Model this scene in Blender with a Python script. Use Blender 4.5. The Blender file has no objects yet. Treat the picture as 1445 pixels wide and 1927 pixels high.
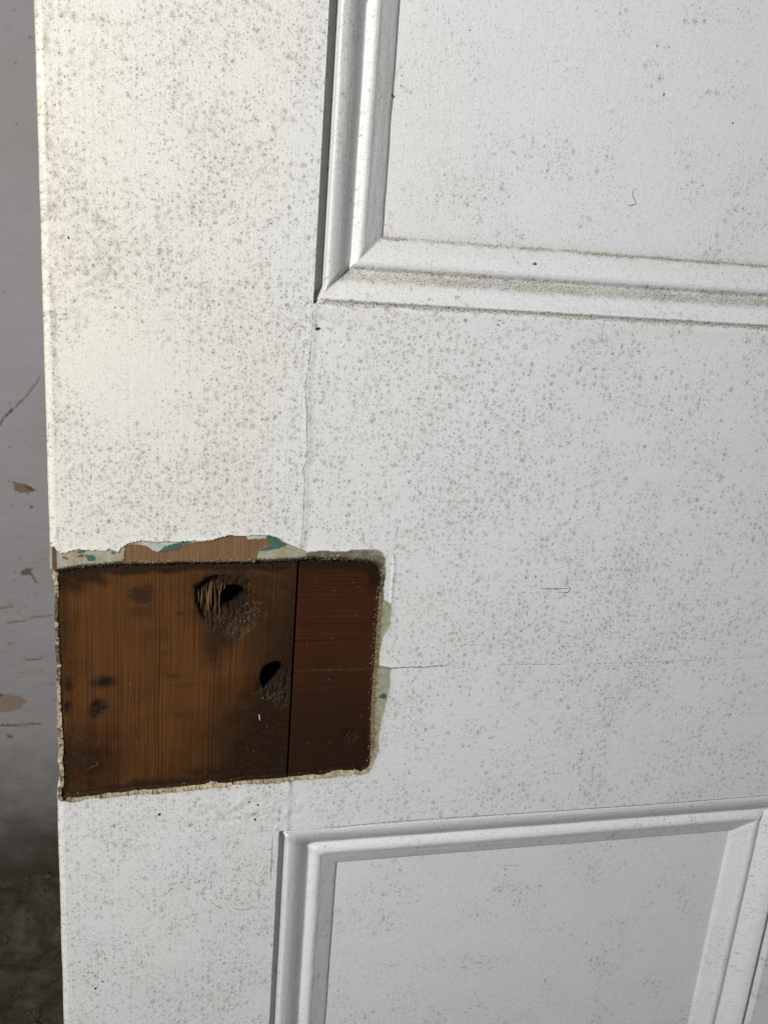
import bpy, math, random
import numpy as np
from mathutils import Matrix, Vector

random.seed(7)
RNG = np.random.default_rng(11)
S = bpy.context.scene
COL = S.collection

# ------------------------------------------------------------------ camera, world, light
CAM = np.array([0.047, -0.42, 1.0])          # metres; door face is the plane y = 0, door leaf starts at x = 0
AX = np.array([0.97266782, 0.00588403, 0.23212647])
AD = np.array([-0.07562867, 0.9531962, 0.29274101])
AN = np.array([-0.21953957, -0.30229518, 0.92758827])
FPX = 1784.2884
cd = bpy.data.cameras.new("camera"); cam = bpy.data.objects.new("camera", cd); COL.objects.link(cam)
cd.sensor_fit = 'HORIZONTAL'; cd.sensor_width = 36.0; cd.lens = 36.0 * FPX / 1445.0
cd.clip_start = 0.01; cd.clip_end = 50
R = Matrix(((AX[0], -AX[1], -AX[2]), (AN[0], -AN[1], -AN[2]), (-AD[0], AD[1], AD[2])))
cam.matrix_world = Matrix.Translation(Vector(CAM)) @ R.to_4x4()
S.camera = cam

w = bpy.data.worlds.new("World"); S.world = w; w.use_nodes = True
w.node_tree.nodes["Background"].inputs[0].default_value = (0.88, 1.0, 0.99, 1)
w.node_tree.nodes["Background"].inputs[1].default_value = 0.15

ld = bpy.data.lights.new("key_lamp", 'AREA'); ld.shape = 'DISK'; ld.size = 0.16
ld.energy = 13.8; ld.color = (1.0, 0.955, 0.90)
lamp = bpy.data.objects.new("key_lamp", ld); COL.objects.link(lamp)
LP = Vector((-0.52, -0.76, 1.30)); lamp.location = LP
lamp.rotation_euler = (Vector((0.30, 0, 0.82)) - LP).to_track_quat('-Z', 'Y').to_euler()

S.view_settings.view_transform = 'Standard'; S.view_settings.look = 'None'
S.view_settings.exposure = 0; S.view_settings.gamma = 1
S.cycles.max_bounces = 6

# ------------------------------------------------------------------ helpers
def uv(px, py, dep=0.0):
    """a pixel of the photograph -> (x, z) on the plane y = dep of the door"""
    r = np.array([px - 722.5, py - 963.5, FPX])
    a, b, c = r @ AX, r @ AN, -(r @ AD)
    k = (dep - CAM[1]) / b
    return CAM[0] + a * k, CAM[2] + c * k

def poly(pts, dep=0.0): return np.array([uv(x, y, dep) for x, y in pts])

TAB = RNG.random((512, 512))
def vnoise(x, y):
    xi = np.floor(x).astype(np.int64); yi = np.floor(y).astype(np.int64)
    fx = x - xi; fy = y - yi
    fx = fx * fx * (3 - 2 * fx); fy = fy * fy * (3 - 2 * fy)
    a = TAB[xi & 511, yi & 511]; b = TAB[(xi + 1) & 511, yi & 511]
    c = TAB[xi & 511, (yi + 1) & 511]; d = TAB[(xi + 1) & 511, (yi + 1) & 511]
    return (a * (1 - fx) + b * fx) * (1 - fy) + (c * (1 - fx) + d * fx) * fy
def fbm(x, y, o=4, seed=0):
    s = 0; a = .5; t = 0
    for k in range(o):
        s = s + a * vnoise(x + 37.3 * (k + seed), y + 91.7 * (k + seed * 3)); t += a
        a *= .5; x = x * 2.03; y = y * 2.03
    return s / t * 2 - 1
def sst(a, b, x):
    t = np.clip((x - a) / (b - a), 0, 1); return t * t * (3 - 2 * t)

def inside(P, X, Z):
    r = np.zeros(X.shape, bool); n = len(P)
    for i in range(n):
        x0, z0 = P[i]; x1, z1 = P[(i + 1) % n]
        if z0 == z1: continue
        c = ((z0 > Z) != (z1 > Z)) & (X < (x1 - x0) * (Z - z0) / (z1 - z0) + x0)
        r ^= c
    return r
def segdist(P, X, Z, closed=True):
    d = np.full(X.shape, 1e3); n = len(P)
    for i in range(n if closed else n - 1):
        a = P[i]; b = P[(i + 1) % n]; ab = b - a; L = ab @ ab + 1e-12
        t = np.clip(((X - a[0]) * ab[0] + (Z - a[1]) * ab[1]) / L, 0, 1)
        d = np.minimum(d, np.hypot(X - a[0] - t * ab[0], Z - a[1] - t * ab[1]))
    return d

# ------------------------------------------------------------------ materials
class NT:
    def __init__(s, name):
        s.m = bpy.data.materials.new(name); s.m.use_nodes = True; s.t = s.m.node_tree; s.t.nodes.clear()
        s.out = s.n('ShaderNodeOutputMaterial'); s.b = s.n('ShaderNodeBsdfPrincipled')
        s.t.links.new(s.b.outputs[0], s.out.inputs[0])
    def n(s, ty, **k):
        q = s.t.nodes.new(ty)
        for a, v in k.items(): setattr(q, a, v)
        return q
    def put(s, sock, v):
        if isinstance(v, bpy.types.NodeSocket): s.t.links.new(v, sock)
        elif v is not None: sock.default_value = v
    def math(s, op, a, b=None, c=None, clamp=False):
        q = s.n('ShaderNodeMath', operation=op, use_clamp=clamp)
        s.put(q.inputs[0], a); s.put(q.inputs[1], b); s.put(q.inputs[2], c); return q.outputs[0]
    def ss(s, lo, hi, x, a=0., b=1.):
        q = s.n('ShaderNodeMapRange', interpolation_type='SMOOTHSTEP')
        s.put(q.inputs[0], x); s.put(q.inputs[1], lo); s.put(q.inputs[2], hi); s.put(q.inputs[3], a); s.put(q.inputs[4], b)
        return q.outputs[0]
    def mix(s, f, a, b, mode='MIX'):
        q = s.n('ShaderNodeMix', data_type='RGBA', blend_type=mode)
        s.put(q.inputs[0], f); s.put(q.inputs[6], a); s.put(q.inputs[7], b); return q.outputs[2]
    def attr(s, name, out=2):
        q = s.n('ShaderNodeAttribute', attribute_name=name); return q.outputs[out]
    def pos(s):
        return s.n('ShaderNodeNewGeometry').outputs['Position']
    def scale(s, v, sc):
        q = s.n('ShaderNodeVectorMath', operation='MULTIPLY'); s.put(q.inputs[0], v); q.inputs[1].default_value = sc
        return q.outputs[0]
    def add(s, v, u):
        q = s.n('ShaderNodeVectorMath', operation='ADD'); s.put(q.inputs[0], v); s.put(q.inputs[1], u); return q.outputs[0]
    def noise(s, v, sc, det=2., rough=.5, out=0):
        q = s.n('ShaderNodeTexNoise'); s.put(q.inputs['Vector'], v); q.inputs['Scale'].default_value = sc
        q.inputs['Detail'].default_value = det; q.inputs['Roughness'].default_value = rough; return q.outputs[out]
    def vor(s, v, sc, dim='2D', rnd=1.):
        q = s.n('ShaderNodeTexVoronoi', voronoi_dimensions=dim); s.put(q.inputs['Vector'], v); q.inputs['Scale'].default_value = sc
        q.inputs['Randomness'].default_value = rnd; return q.outputs['Distance'], q.outputs['Color']
    def bump(s, h, st, dist, nrm=None):
        q = s.n('ShaderNodeBump'); q.inputs['Strength'].default_value = st; q.inputs['Distance'].default_value = dist
        s.put(q.inputs['Height'], h); s.put(q.inputs['Normal'], nrm); return q.outputs[0]
    def flat(s):      # (x, z + small y) as a 2-D coordinate
        p = s.n('ShaderNodeSeparateXYZ'); s.put(p.inputs[0], s.pos())
        q = s.n('ShaderNodeCombineXYZ'); s.put(q.inputs[0], s.math('MULTIPLY_ADD', p.outputs[1], .45, p.outputs[0]))
        s.put(q.inputs[1], s.math('MULTIPLY_ADD', p.outputs[1], .45, p.outputs[2])); return q.outputs[0]
    def rgb(s, v):
        q = s.n('ShaderNodeSeparateColor'); s.put(q.inputs[0], v); return q.outputs

def paint_material():
    m = NT('aged_white_gloss_paint')
    P = m.flat()
    yel = m.attr('yellow'); den = m.attr('speck'); blo = m.attr('blotch'); fle = m.attr('fleck'); dirt = m.attr('dirt')
    broad = m.noise(P, 14, 3.)
    c = m.mix(yel, (.722, .746, .785, 1), (.735, .714, .642, 1))
    c = m.mix(m.ss(.40, .75, broad, 0., .30), c, (.69, .685, .685, 1))
    # fine wander of the specks' outlines
    wob = m.noise(P, 2000, 1.5, .6, out=1)
    q = m.n('ShaderNodeVectorMath', operation='SUBTRACT'); m.put(q.inputs[0], wob); q.inputs[1].default_value = (.5, .5, .5)
    wv = q.outputs[0]
    P1 = m.add(P, m.scale(wv, (.0022, .0022, 0)))
    P2 = m.add(P, m.scale(wv, (.0044, .0044, 0)))
    P3 = m.add(P, m.scale(wv, (.0016, .0016, 0)))
    olive = (.215, .200, .150, 1); dark = (.050, .047, .036, 1)
    # soft grey blotches
    nb = m.noise(P2, 330, 3., .65); nb2 = m.noise(P, 60, 3.)
    th = m.math('MULTIPLY_ADD', blo, -.27, .765)
    v = m.math('MULTIPLY_ADD', nb2, .30, m.math('MULTIPLY', nb, .85))
    fb = m.math('MULTIPLY', m.ss(th, m.math('ADD', th, .10), v), m.math('MULTIPLY', blo, .46))
    c = m.mix(fb, c, (.32, .305, .245, 1))
    fac = None
    # star shaped mould spots with soft haloes, two sizes
    for PP, sc, w_h, w_c in ((P2, 240., .46, .075), (P1, 350., .44, .095), (P1, 560., .40, .12)):
        d, col = m.vor(PP, sc); r = m.rgb(col)
        on = m.ss(0., .06, m.math('SUBTRACT', m.math('MULTIPLY', den, .8), r[0]))
        size = m.math('MULTIPLY_ADD', r[1], .75, .45)
        halo = m.ss(m.math('MULTIPLY', size, w_h), 0., d)
        core = m.ss(m.math('MULTIPLY', size, w_c), m.math('MULTIPLY', size, w_c * .4), d)
        tone = m.math('MULTIPLY_ADD', r[2], .5, .35)
        c = m.mix(m.math('MULTIPLY', m.math('MULTIPLY', halo, on), m.math('MULTIPLY', tone, .54)), c, olive)
        c = m.mix(m.math('MULTIPLY', m.math('MULTIPLY', core, on), m.math('MULTIPLY_ADD', tone, .80, .45)), c, dark)
    # tiny black flecks
    for PP, sc, rad in ((P3, 620., .12), (P1, 1000., .20), (P3, 1500., .26)):
        d, col = m.vor(PP, sc); r = m.rgb(col)
        on = m.ss(0., .03, m.math('SUBTRACT', m.math('MULTIPLY', fle, .60), r[0]))
        rr = m.math('MULTIPLY_ADD', r[1], rad, rad * .35)
        core = m.ss(rr, m.math('MULTIPLY', rr, .45), d)
        c = m.mix(m.math('MULTIPLY', m.math('MULTIPLY', core, on), m.math('MULTIPLY_ADD', r[2], .60, .22)), c, (.075, .062, .042, 1))
    # brown dirt lodged in the grooves
    nd = m.noise(P, 1900, 2., .8); nd1 = m.noise(P, 300, 2., .5)
    fd = m.math('MULTIPLY', dirt, m.ss(.40, .52, m.math('MULTIPLY_ADD', nd1, .35, m.math('MULTIPLY', nd, .65))))
    c = m.mix(m.math('MULTIPLY', dirt, .50), c, (.37, .355, .27, 1))
    gth = m.math('MULTIPLY_ADD', dirt, -.24, .70); gn = m.math('MULTIPLY_ADD', nd1, .12, m.math('MULTIPLY', m.noise(P, 1150, 2., .85), .88))
    c = m.mix(m.math('MULTIPLY', m.ss(gth, m.math('ADD', gth, .07), gn), .85), c, (.100, .080, .045, 1))
    m.put(m.b.inputs['Base Color'], c)
    rough = m.math('MULTIPLY_ADD', m.noise(P, 90, 3.), .22, .36)
    m.put(m.b.inputs['Roughness'], m.math('MULTIPLY_ADD', dirt, .3, rough))
    m.b.inputs['Specular IOR Level'].default_value = .33
    br = m.n('ShaderNodeVectorMath', operation='MULTIPLY'); m.put(br.inputs[0], P)
    vert = m.n('ShaderNodeCombineXYZ'); g = m.attr('grain')     # 1: brush strokes run up and down, 0: sideways
    m.put(vert.inputs[0], m.ss(0, 1, g, .06, 1.)); m.put(vert.inputs[1], m.ss(0, 1, g, 1., .06)); m.put(br.inputs[1], vert.outputs[0])
    n1 = m.bump(m.noise(br.outputs[0], 900, 2.), .30, .00025)
    n2 = m.bump(m.noise(P, 260, 3.), .30, .0006, n1)
    m.put(m.b.inputs['Normal'], n2)
    return m.m

def wood_material(name, light, mid, dk, vertical=True):
    m = NT(name); P = m.flat()
    s1 = (1, .012, 0) if vertical else (.02, 1, 0)
    bend = m.noise(P, 22, 2., out=1)
    PB = m.add(P, m.scale(bend, (.0016, .0, 0) if vertical else (0, .003, 0)))
    A = m.scale(PB, s1)
    g1 = m.noise(A, 620 if vertical else 480, 2., .6); g2 = m.noise(A, 1700, 2., .6); g3 = m.noise(P, 55, 3., .6)
    fine = m.noise(m.scale(PB, (1, .012, 0) if vertical else (.012, 1, 0)), 1100, 1.)
    sp = m.n('ShaderNodeSeparateXYZ'); m.put(sp.inputs[0], PB); ax = sp.outputs[0 if vertical else 1]
    ph = m.noise(A, 70, 3., .6)
    ring = m.math('SINE', m.math('MULTIPLY_ADD', ph, 18., m.math('MULTIPLY', ax, 2 * math.pi / (.00165 if vertical else .0023))))
    c = m.mix(m.ss(.30, .66, g1), mid, light)
    c = m.mix(m.math('MULTIPLY', m.ss(.2, .95, ring), m.ss(.25, .6, m.noise(A, 150, 3., .6), .85, .10)), c, dk)
    c = m.mix(m.ss(.56, .70, g2, 0., .45), c, dk)
    c = m.mix(m.ss(.56, .64, fine, 0., .45), c, dk)
    c = m.mix(m.ss(.44, .80, g3, 0., .40), c, dk)
    st = m.attr('stain_shade')
    sn = m.noise(P, 500, 3., .65)
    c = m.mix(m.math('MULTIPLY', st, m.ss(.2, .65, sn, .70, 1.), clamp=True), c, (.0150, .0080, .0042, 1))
    du = m.attr('dust')
    dn = m.noise(P, 1900, 3., .7)
    c = m.mix(m.math('MULTIPLY', du, m.ss(.50, .62, m.math('MULTIPLY_ADD', sn, .5, m.math('MULTIPLY', dn, .5))), clamp=True), c, m.mix(m.ss(.4, .6, m.noise(P, 260, 2.)), (.048, .037, .020, 1), (.024, .028, .016, 1)))
    d, col = m.vor(P, 330.); r = m.rgb(col)
    c = m.mix(m.math('MULTIPLY', m.ss(.07, .03, d), m.ss(.965, .98, r[0])), c, (.34, .31, .25, 1))
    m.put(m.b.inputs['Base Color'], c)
    m.put(m.b.inputs['Roughness'], m.math('MULTIPLY_ADD', g2, .3, .45))
    m.b.inputs['Specular IOR Level'].default_value = .14
    n1 = m.bump(g2, .35, .0004); m.put(m.b.inputs['Normal'], m.bump(dn, .25, .0003, n1))
    return m.m

def layer_material():
    m = NT('broken_old_paint_layers'); P = m.flat()
    c = m.attr('tint', 0)
    n = m.noise(P, 750, 4., .7); n2 = m.noise(P, 300, 3., .6)
    c = m.mix(m.ss(.30, .70, n2, 0., .5), c, m.mix(1., c, (.50, .46, .38, 1), 'MULTIPLY'))
    rg = m.attr('crumble')
    c = m.mix(m.math('MULTIPLY', rg, m.ss(.53, .66, n)), c, (.045, .036, .022, 1))
    c = m.mix(m.math('MULTIPLY', rg, m.ss(.42, .34, n, 0., .35)), c, (.62, .58, .44, 1))
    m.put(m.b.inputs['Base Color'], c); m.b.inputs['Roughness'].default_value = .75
    m.put(m.b.inputs['Normal'], m.bump(n, .6, .0006)); return m.m

def plain(name, c, rough=.7, sc=900, var=.5, bump=.4, spec=.3):
    m = NT(name); P = m.pos(); n = m.noise(P, sc, 4., .6)
    m.put(m.b.inputs['Base Color'], m.mix(m.ss(.3, .7, n, 0., var), c, tuple(x * .35 for x in c[:3]) + (1,)))
    m.b.inputs['Roughness'].default_value = rough; m.b.inputs['Specular IOR Level'].default_value = spec
    m.put(m.b.inputs['Normal'], m.bump(n, bump, .0005)); return m.m

M_PAINT = paint_material()
M_WV = wood_material('stained_pine_grain_upright', (.108, .045, .0125, 1), (.090, .036, .0100, 1), (.038, .015, .005, 1), True)
M_WH = wood_material('stained_pine_grain_sideways', (.050, .0175, .0065, 1), (.043, .0145, .0055, 1), (.022, .0075, .0035, 1), False)
M_BARE = wood_material('bare_sanded_pine', (.245, .145, .078, 1), (.205, .115, .058, 1), (.15, .082, .043, 1), True)
M_LAYER = layer_material()

# ------------------------------------------------------------------ the door: layout in metres
JX = 0.1128                      # joint between stile and lock rail
W = 0.939; ZB = 0.012; ZT = 1.985; THK = 0.040
MX0, MX1 = 0.4245, 0.5145        # muntin
UZ0, UZ1 = 0.9634, 1.86; LZ1, LZ0 = 0.6921, 0.215
PD = 14.0                        # panel depth below the face, mm
# opening: x0, x1, z0, z1, then (width, quirk width, quirk depth) for left, right, bottom, top in mm
OPEN = [
    (0.1128, MX0, UZ0, UZ1, ((32.0, 4.6, 7.0), (33.0, 4.5, 6.0), (29.8, 1.5, 1.0), (30.0, 2.0, 3.0))),
    (0.1097, MX0, LZ0, LZ1, ((34.8, 3.8, 5.5), (35.5, 4.6, 6.5), (32.0, 2.0, 3.0), (32.6, 0.5, 1.1))),
    (MX1, W - 0.1128, UZ0, UZ1, ((33.0, 4.5, 6.0), (32.0, 4.5, 6.0), (29.8, 1.5, 1.0), (30.0, 2.0, 3.0))),
    (MX1, W - 0.1097, LZ0, LZ1, ((34.8, 3.8, 5.5), (35.5, 4.6, 6.5), (32.0, 2.0, 3.0), (32.6, 0.5, 1.1))),
]
PS = np.array([0, .02, .04, .09, .16, .22, .29, .36, .44, .47, .505, .545, .60, .65, .70, .94, .96, .985, 1.0])
PH = np.array([-3.5, -1.0, -.40, -.60, -1.4, -2.5, -4.2, -6.3, -9.0, -9.3, -8.3, -7.2, -6.8, -7.2, -8.2, -12.1, -12.5, -13.1, -PD])
_s = np.linspace(0, 1, 600); _h = np.interp(_s, PS, PH)
_k = np.hanning(21); _k /= _k.sum(); _hs = np.convolve(np.pad(_h, 10, mode='edge'), _k, 'same')[10:-10]
_hs[-10:] = np.interp(_s[-10:], PS, PH)

P_WOOD = poly([(107, 1078), (112, 1074), (150, 1067), (180, 1065), (238, 1059), (300, 1058), (340, 1056), (400, 1056), (455, 1055), (500, 1056), (560, 1053),
               (590, 1050), (600, 1053), (640, 1052), (670, 1055), (700, 1057), (710, 1066), (716, 1085), (711, 1127), (706, 1190), (702, 1253), (700, 1264),
               (696, 1335), (695, 1414), (695, 1441), (680, 1446), (667, 1443), (650, 1447), (625, 1447), (610, 1456), (580, 1457), (539, 1461),
               (492, 1466), (460, 1468), (425, 1473), (395, 1466), (382, 1474), (350, 1477), (317, 1482), (290, 1484), (259, 1484), (230, 1491),
               (211, 1488), (180, 1497), (133, 1500), (117, 1502), (117, 1440), (117, 1388), (113, 1330), (111, 1309), (110, 1243), (106, 1164)], .004)
P_PAINT = poly([(60, 1028), (96, 1030), (102, 1030), (112, 1042), (129, 1041), (130, 1036.6), (149, 1035), (164, 1036.6), (180, 1035.5), (199.6, 1037.7), (205, 1034),
                (223, 1040), (228, 1032), (238, 1025.5), (240.5, 1023), (264, 1018), (298, 1022), (309, 1019), (335, 1020), (364, 1018), (396, 1018), (415, 1012),
                (432, 1007.6), (463, 1009.5), (471, 1007.6), (505, 1008), (521, 1011.5), (537, 1022), (563, 1032.6), (579, 1040.5), (595, 1038), (610, 1036.5),
                (629, 1039), (652.5, 1039), (663, 1035), (690, 1036), (708, 1035), (721, 1042), (726, 1053.6), (725, 1085), (721, 1106), (722, 1130),
                (736.6, 1138), (737.4, 1153.6), (734, 1180), (722, 1198), (714, 1227), (713, 1253.5), (737, 1259), (735.5, 1264), (733, 1298), (727.5, 1322),
                (718.5, 1356), (713, 1388), (713, 1411.5), (700, 1446), (692, 1456), (650, 1461.6), (584, 1467), (550, 1469.5), (505, 1473), (452.6, 1477),
                (400, 1483), (343, 1489), (290, 1493), (238, 1498), (159, 1505), (114, 1509), (60, 1507)])
P_BARE = poly([(232, 1063), (234, 1045), (236, 1031), (243, 1026), (262, 1027), (275, 1029), (288, 1038), (297, 1041), (318, 1037), (333, 1037), (345, 1028),
               (362, 1023), (396, 1019.5), (430, 1009), (463, 1011), (466, 1017), (503, 1015), (510, 1026), (488, 1035), (484, 1046), (482, 1062)])
P_TEAL = [poly(q) for q in (
    [(500, 1010), (516, 1009), (524, 1014), (541, 1026), (525, 1034), (487, 1038), (488, 1034), (509, 1027), (503, 1016)],
    [(297, 1041), (308, 1030), (318, 1026), (336, 1022), (345, 1018), (364, 1021), (345, 1027), (333, 1037), (318, 1037)],
    [(144, 1041), (152, 1035), (165, 1036), (160, 1040), (147, 1043)],
    [(158, 1046), (176, 1045), (181, 1053), (176, 1057), (164, 1056), (163, 1050)],
    [(208, 1042), (211, 1039), (219, 1040), (214, 1044)],
    [(712, 1312), (722, 1305), (729, 1308), (726, 1318), (718, 1316)])]
P_PALE = [poly(q) for q in (
    [(265, 1019), (298, 1023), (309, 1019), (335, 1021), (325, 1026), (312, 1030), (300, 1041), (288, 1037), (276, 1028)],
    [(463, 1009), (505, 1008), (503, 1014), (470, 1014), (466, 1020)])]
P_RUST = [poly(q) for q in ([(142, 1048), (156, 1042), (158, 1049)], [(117, 1048), (128, 1050), (127, 1054), (118, 1052)])]

H1 = np.array(uv(436, 1125, .004)); H2 = np.array(uv(512, 1271, .004))
P_TORN = poly([(366, 1105), (385, 1092), (400, 1080), (425, 1082), (455, 1085), (475, 1105), (492, 1135), (488, 1170), (468, 1190), (440, 1200), (412, 1196), (392, 1180), (376, 1160), (366, 1130)], .004)
P_TORN2 = poly([(500, 1250), (512, 1246), (540, 1252), (547, 1275), (546, 1305), (535, 1333), (515, 1335), (500, 1318), (482, 1302), (484, 1272)], .004)

# ------------------------------------------------------------------ the grid of the door's front
def lines(bands):
    out = [bands[0][0]]
    for a, b, st in bands:
        n = max(1, int(round((b - a) / st))); out += list(np.linspace(a, b, n + 1)[1:])
    return np.array(out)
xs = lines([(0, .0045, .0003), (.0045, .104, .00042), (.104, .170, .00040), (.170, .376, .00075), (.376, .431, .0005), (.431, .450, .001), (.450, .508, .006),
            (.508, .552, .001), (.552, .786, .010), (.786, .832, .001), (.832, W, .008)])
zs = lines([(ZB, .205, .008), (.205, .25, .001), (.25, .49, .010), (.49, .505, .003), (.505, .656, .0008), (.656, .6935, .0005), (.6935, .712, .0007), (.712, .858, .00042),
            (.858, .9615, .0007), (.9615, .9945, .0005), (.9945, 1.115, .0009), (1.115, 1.82, .010), (1.82, 1.865, .001), (1.865, ZT, .008)])
X, Z = np.meshgrid(xs, zs, indexing='ij')
F = np.float64
X0, Z0 = X.copy(), Z.copy()
mm = .001
H = np.zeros_like(X)             # height above the face, mm
# openings
sect = np.zeros(X.shape, np.int32)          # 0 face, 100+10*o+side moulding, 150+10*o panel
dirt = np.zeros_like(X)
for o, (x0, x1, z0, z1, sd) in enumerate(OPEN):
    ins = (X > x0) & (X < x1) & (Z > z0) & (Z < z1)
    wob = .25 * fbm(X * 60, Z * 60, 2, 5)
    ds = [(X - x0) / mm, (x1 - X) / mm, (Z - z0) / mm, (z1 - Z) / mm]
    ts = np.stack([d / s[0] for d, s in zip(ds, sd)]); side = ts.argmin(0); tso = np.sort(ts, 0); tmin = tso[0]; tgap = sst(0, .12, tso[1] - tso[0])
    for k in range(4):
        wd, q, qd = sd[k]; mk = ins & (side == k) & (tmin < 1); d = ds[k][mk] + wob[mk] * (k != 2) * .6
        qe = wd * .075 * (1 - tgap[mk]) + q * tgap[mk]; s = np.clip((d - qe) / (wd - qe), 0, 1)
        h = np.interp(s, _s, _hs)
        along = (Z if k < 2 else X)[mk]
        h += .16 * fbm(along * 25 + k * 7, s * 6, 3, 3) + .07 * fbm(along * 160 + k * 5, s * 14, 3, 113)
        if k == 2: h = np.where(s < .05, -.45 + .5 * np.exp(-((s - .03) / .02) ** 2), h)
        if k == 3 and q < 1:
            h = np.where((s < .055) & (tgap[mk] > .5), -.45, h)
            h = np.where(d < q, -qd, h)
        else:
            h = np.where(d < qe, -(qd * tgap[mk] + 3.0 * (1 - tgap[mk])) + .6 * sst(q * .5, q, d), h)
        H[mk] = h
        sect[mk] = 100 + 10 * o + k
        if k == 2:
            rg = fbm(X[mk] * 500, Z[mk] * 500, 3, 91); rb = fbm(X[mk] * 90, Z[mk] * 200, 3, 92)
            a = sst(.24, .33, s + .05 * rg) * sst(.56, .49, s + .04 * rg) * (.78 + .15 * rb) + np.exp(-((d - wd + .3) / (1.1 + .9 * rg)) ** 2) * (.8 + .4 * rb)
            a += np.where(d < q + .5 + .5 * rg, .8, 0) + .30 * sst(.62, 1., s) * (.7 + .6 * rb)
            dirt[mk] = np.clip(a, 0, 1)
        elif k < 2:
            dirt[mk] = np.where(d < q, .28, 0) + .22 * np.exp(-((d - wd) / .9) ** 2) * (.5 + .5 * np.sign(fbm(along * 90, along * 0, 2, 4)))
        else:
            dirt[mk] = np.where(d < q, .75, 0) + .25 * np.exp(-((d - wd) / .7) ** 2)
    pm = ins & (tmin >= 1); H[pm] = -PD + .12 * fbm(X[pm] * 20, Z[pm] * 20, 3, 8); sect[pm] = 150 + 10 * o
    dlo = (Z - (z0 + sd[2][0] * mm)) / mm
    dirt[pm] = np.maximum(dirt[pm], .75 * np.exp(-np.abs(dlo[pm] + .6 * fbm(X[pm] * 500, Z[pm] * 500, 3, 105)) / .9) + .22 * np.exp(-np.abs(dlo[pm]) / 4.))
dz = (UZ0 - Z) / mm; mk = (sect == 0) & (dz > 0) & (dz < 12) & (X > JX - .003)
rg = fbm(X[mk] * 500, Z[mk] * 500, 3, 93); rb = fbm(X[mk] * 60, Z[mk] * 60, 3, 94)
dirt[mk] = np.maximum(dirt[mk], np.clip(.80 * np.exp(-(np.maximum(dz[mk] - .1 + .9 * rg, 0) / (.75 + .5 * rb)) ** 2) + .10 * np.exp(-dz[mk] / 4), 0, 1))
H[mk] += -.5 * np.exp(-(dz[mk] / 1.0) ** 2)
face = sect == 0
# brush marks and the general unevenness of many coats
onstile = (X < JX)
rail = face & (X > JX) & (Z > LZ1) & (Z < UZ0)
H += np.where(face, .10 * fbm(X * 22, Z * 22, 3, 1), 0)
H += np.where(onstile, .030 * fbm(X * 650, Z * 30, 3, 2), .022 * fbm(X * 30, Z * 600, 3, 2))
gx, gz = uv(480, 1530); lump = np.exp(-(((X - gx) / .030) ** 2 + ((Z - gz) / .014) ** 2)) * face
H += lump * .55 * fbm(X * 170, Z * 210, 3, 6)
gx, gz = uv(430, 1690); fil = np.exp(-((np.abs(X - gx) / .016) ** 4 + (np.abs(Z - gz) / .0085) ** 4)) * face
H += fil * (.12 + .12 * fbm(X * 300, Z * 300, 2, 7))
# rail sits a little lower than the stile; paint fillets the step
jx = np.interp(-Z[0], -np.array([uv(592, y)[1] for y in (560, 640, 694, 725, 776, 866, 882, 942, 999, 1035)]),
               [uv(a, b)[0] for a, b in ((590, 560), (586, 640), (580, 694), (574, 725), (578, 776), (578, 866), (570, 882), (572, 942), (569, 999), (566, 1035))])[None, :]
jx = np.where((Z > .85), jx, JX)
dj = (X - jx) / mm
H += np.where(face & (Z > LZ1) & (Z < UZ0 + .001), -.38 * sst(.2, 3.6, dj), 0)
H += np.where(face & (Z > .84) & (Z < UZ0), .16 * np.exp(-((dj + .8) / 1.1) ** 2) * (.6 + .7 * fbm(Z * 120, Z * 0, 2, 4)), 0)
H += np.where(face & (Z > .69) & (Z < .722) , .30 * np.exp(-((dj - .5) / 1.6) ** 2) * (.5 + fbm(Z * 160, X * 60, 2, 14)), 0)
# drip ridge right of the lock recess
RP = poly([(741, 1050), (741, 1075), (738, 1100), (737, 1132)]); dr = segdist(RP, X, Z, False) / mm
H += .35 * np.exp(-(dr / .8) ** 2) * face
# --- lock recess
edge_wob = .30 * fbm(Z * 45, Z * 0, 3, 12) + .18 * fbm(Z * 300, Z * 0, 2, 13)
j1 = .00028 * fbm(X * 900, Z * 900, 3, 21); j2 = .00028 * fbm(X * 900, Z * 900, 3, 22)
near = (X < .175) & (Z > .70) & (Z < .87)
idx = np.nonzero(near); xn = X[idx]; zn = Z[idx]; a1 = j1[idx]; a2 = j2[idx]; a3 = (.0007 * fbm(xn * 130, zn * 130, 2, 96) + .0008 * fbm(xn * 420, zn * 420, 3, 99)) * (zn < .745); a2 = a2 + a3
inP = inside(P_PAINT, xn + a1, zn + a2); inW = inside(P_WOOD, xn + a1 * 1.3, zn + a2 * 1.3)
dP = segdist(P_PAINT, xn, zn) / mm; inW &= inP & (dP > 1.1 + .9 * fbm(xn * 200, zn * 200, 3, 101))
inB = inside(P_BARE, xn + a1, zn + a2) & inP & ~inW
dP = segdist(P_PAINT, xn, zn) / mm; dW = segdist(P_WOOD, xn, zn) / mm
REC = -4.0
layer = np.zeros(X.shape, np.int32)         # 0 white paint, 1 old paint, 2 bare wood, 3 recess wood
lay = np.where(inW, 3, np.where(inB, 2, np.where(inP, 1, 0))); layer[idx] = lay
base = H[idx]
crn = fbm(xn * 700, zn * 700, 4, 31); crc = fbm(xn * 1600, zn * 1600, 2, 33)
led = base * .4 - .45 + .12 * fbm(xn * 350, zn * 350, 3, 35)
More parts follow.
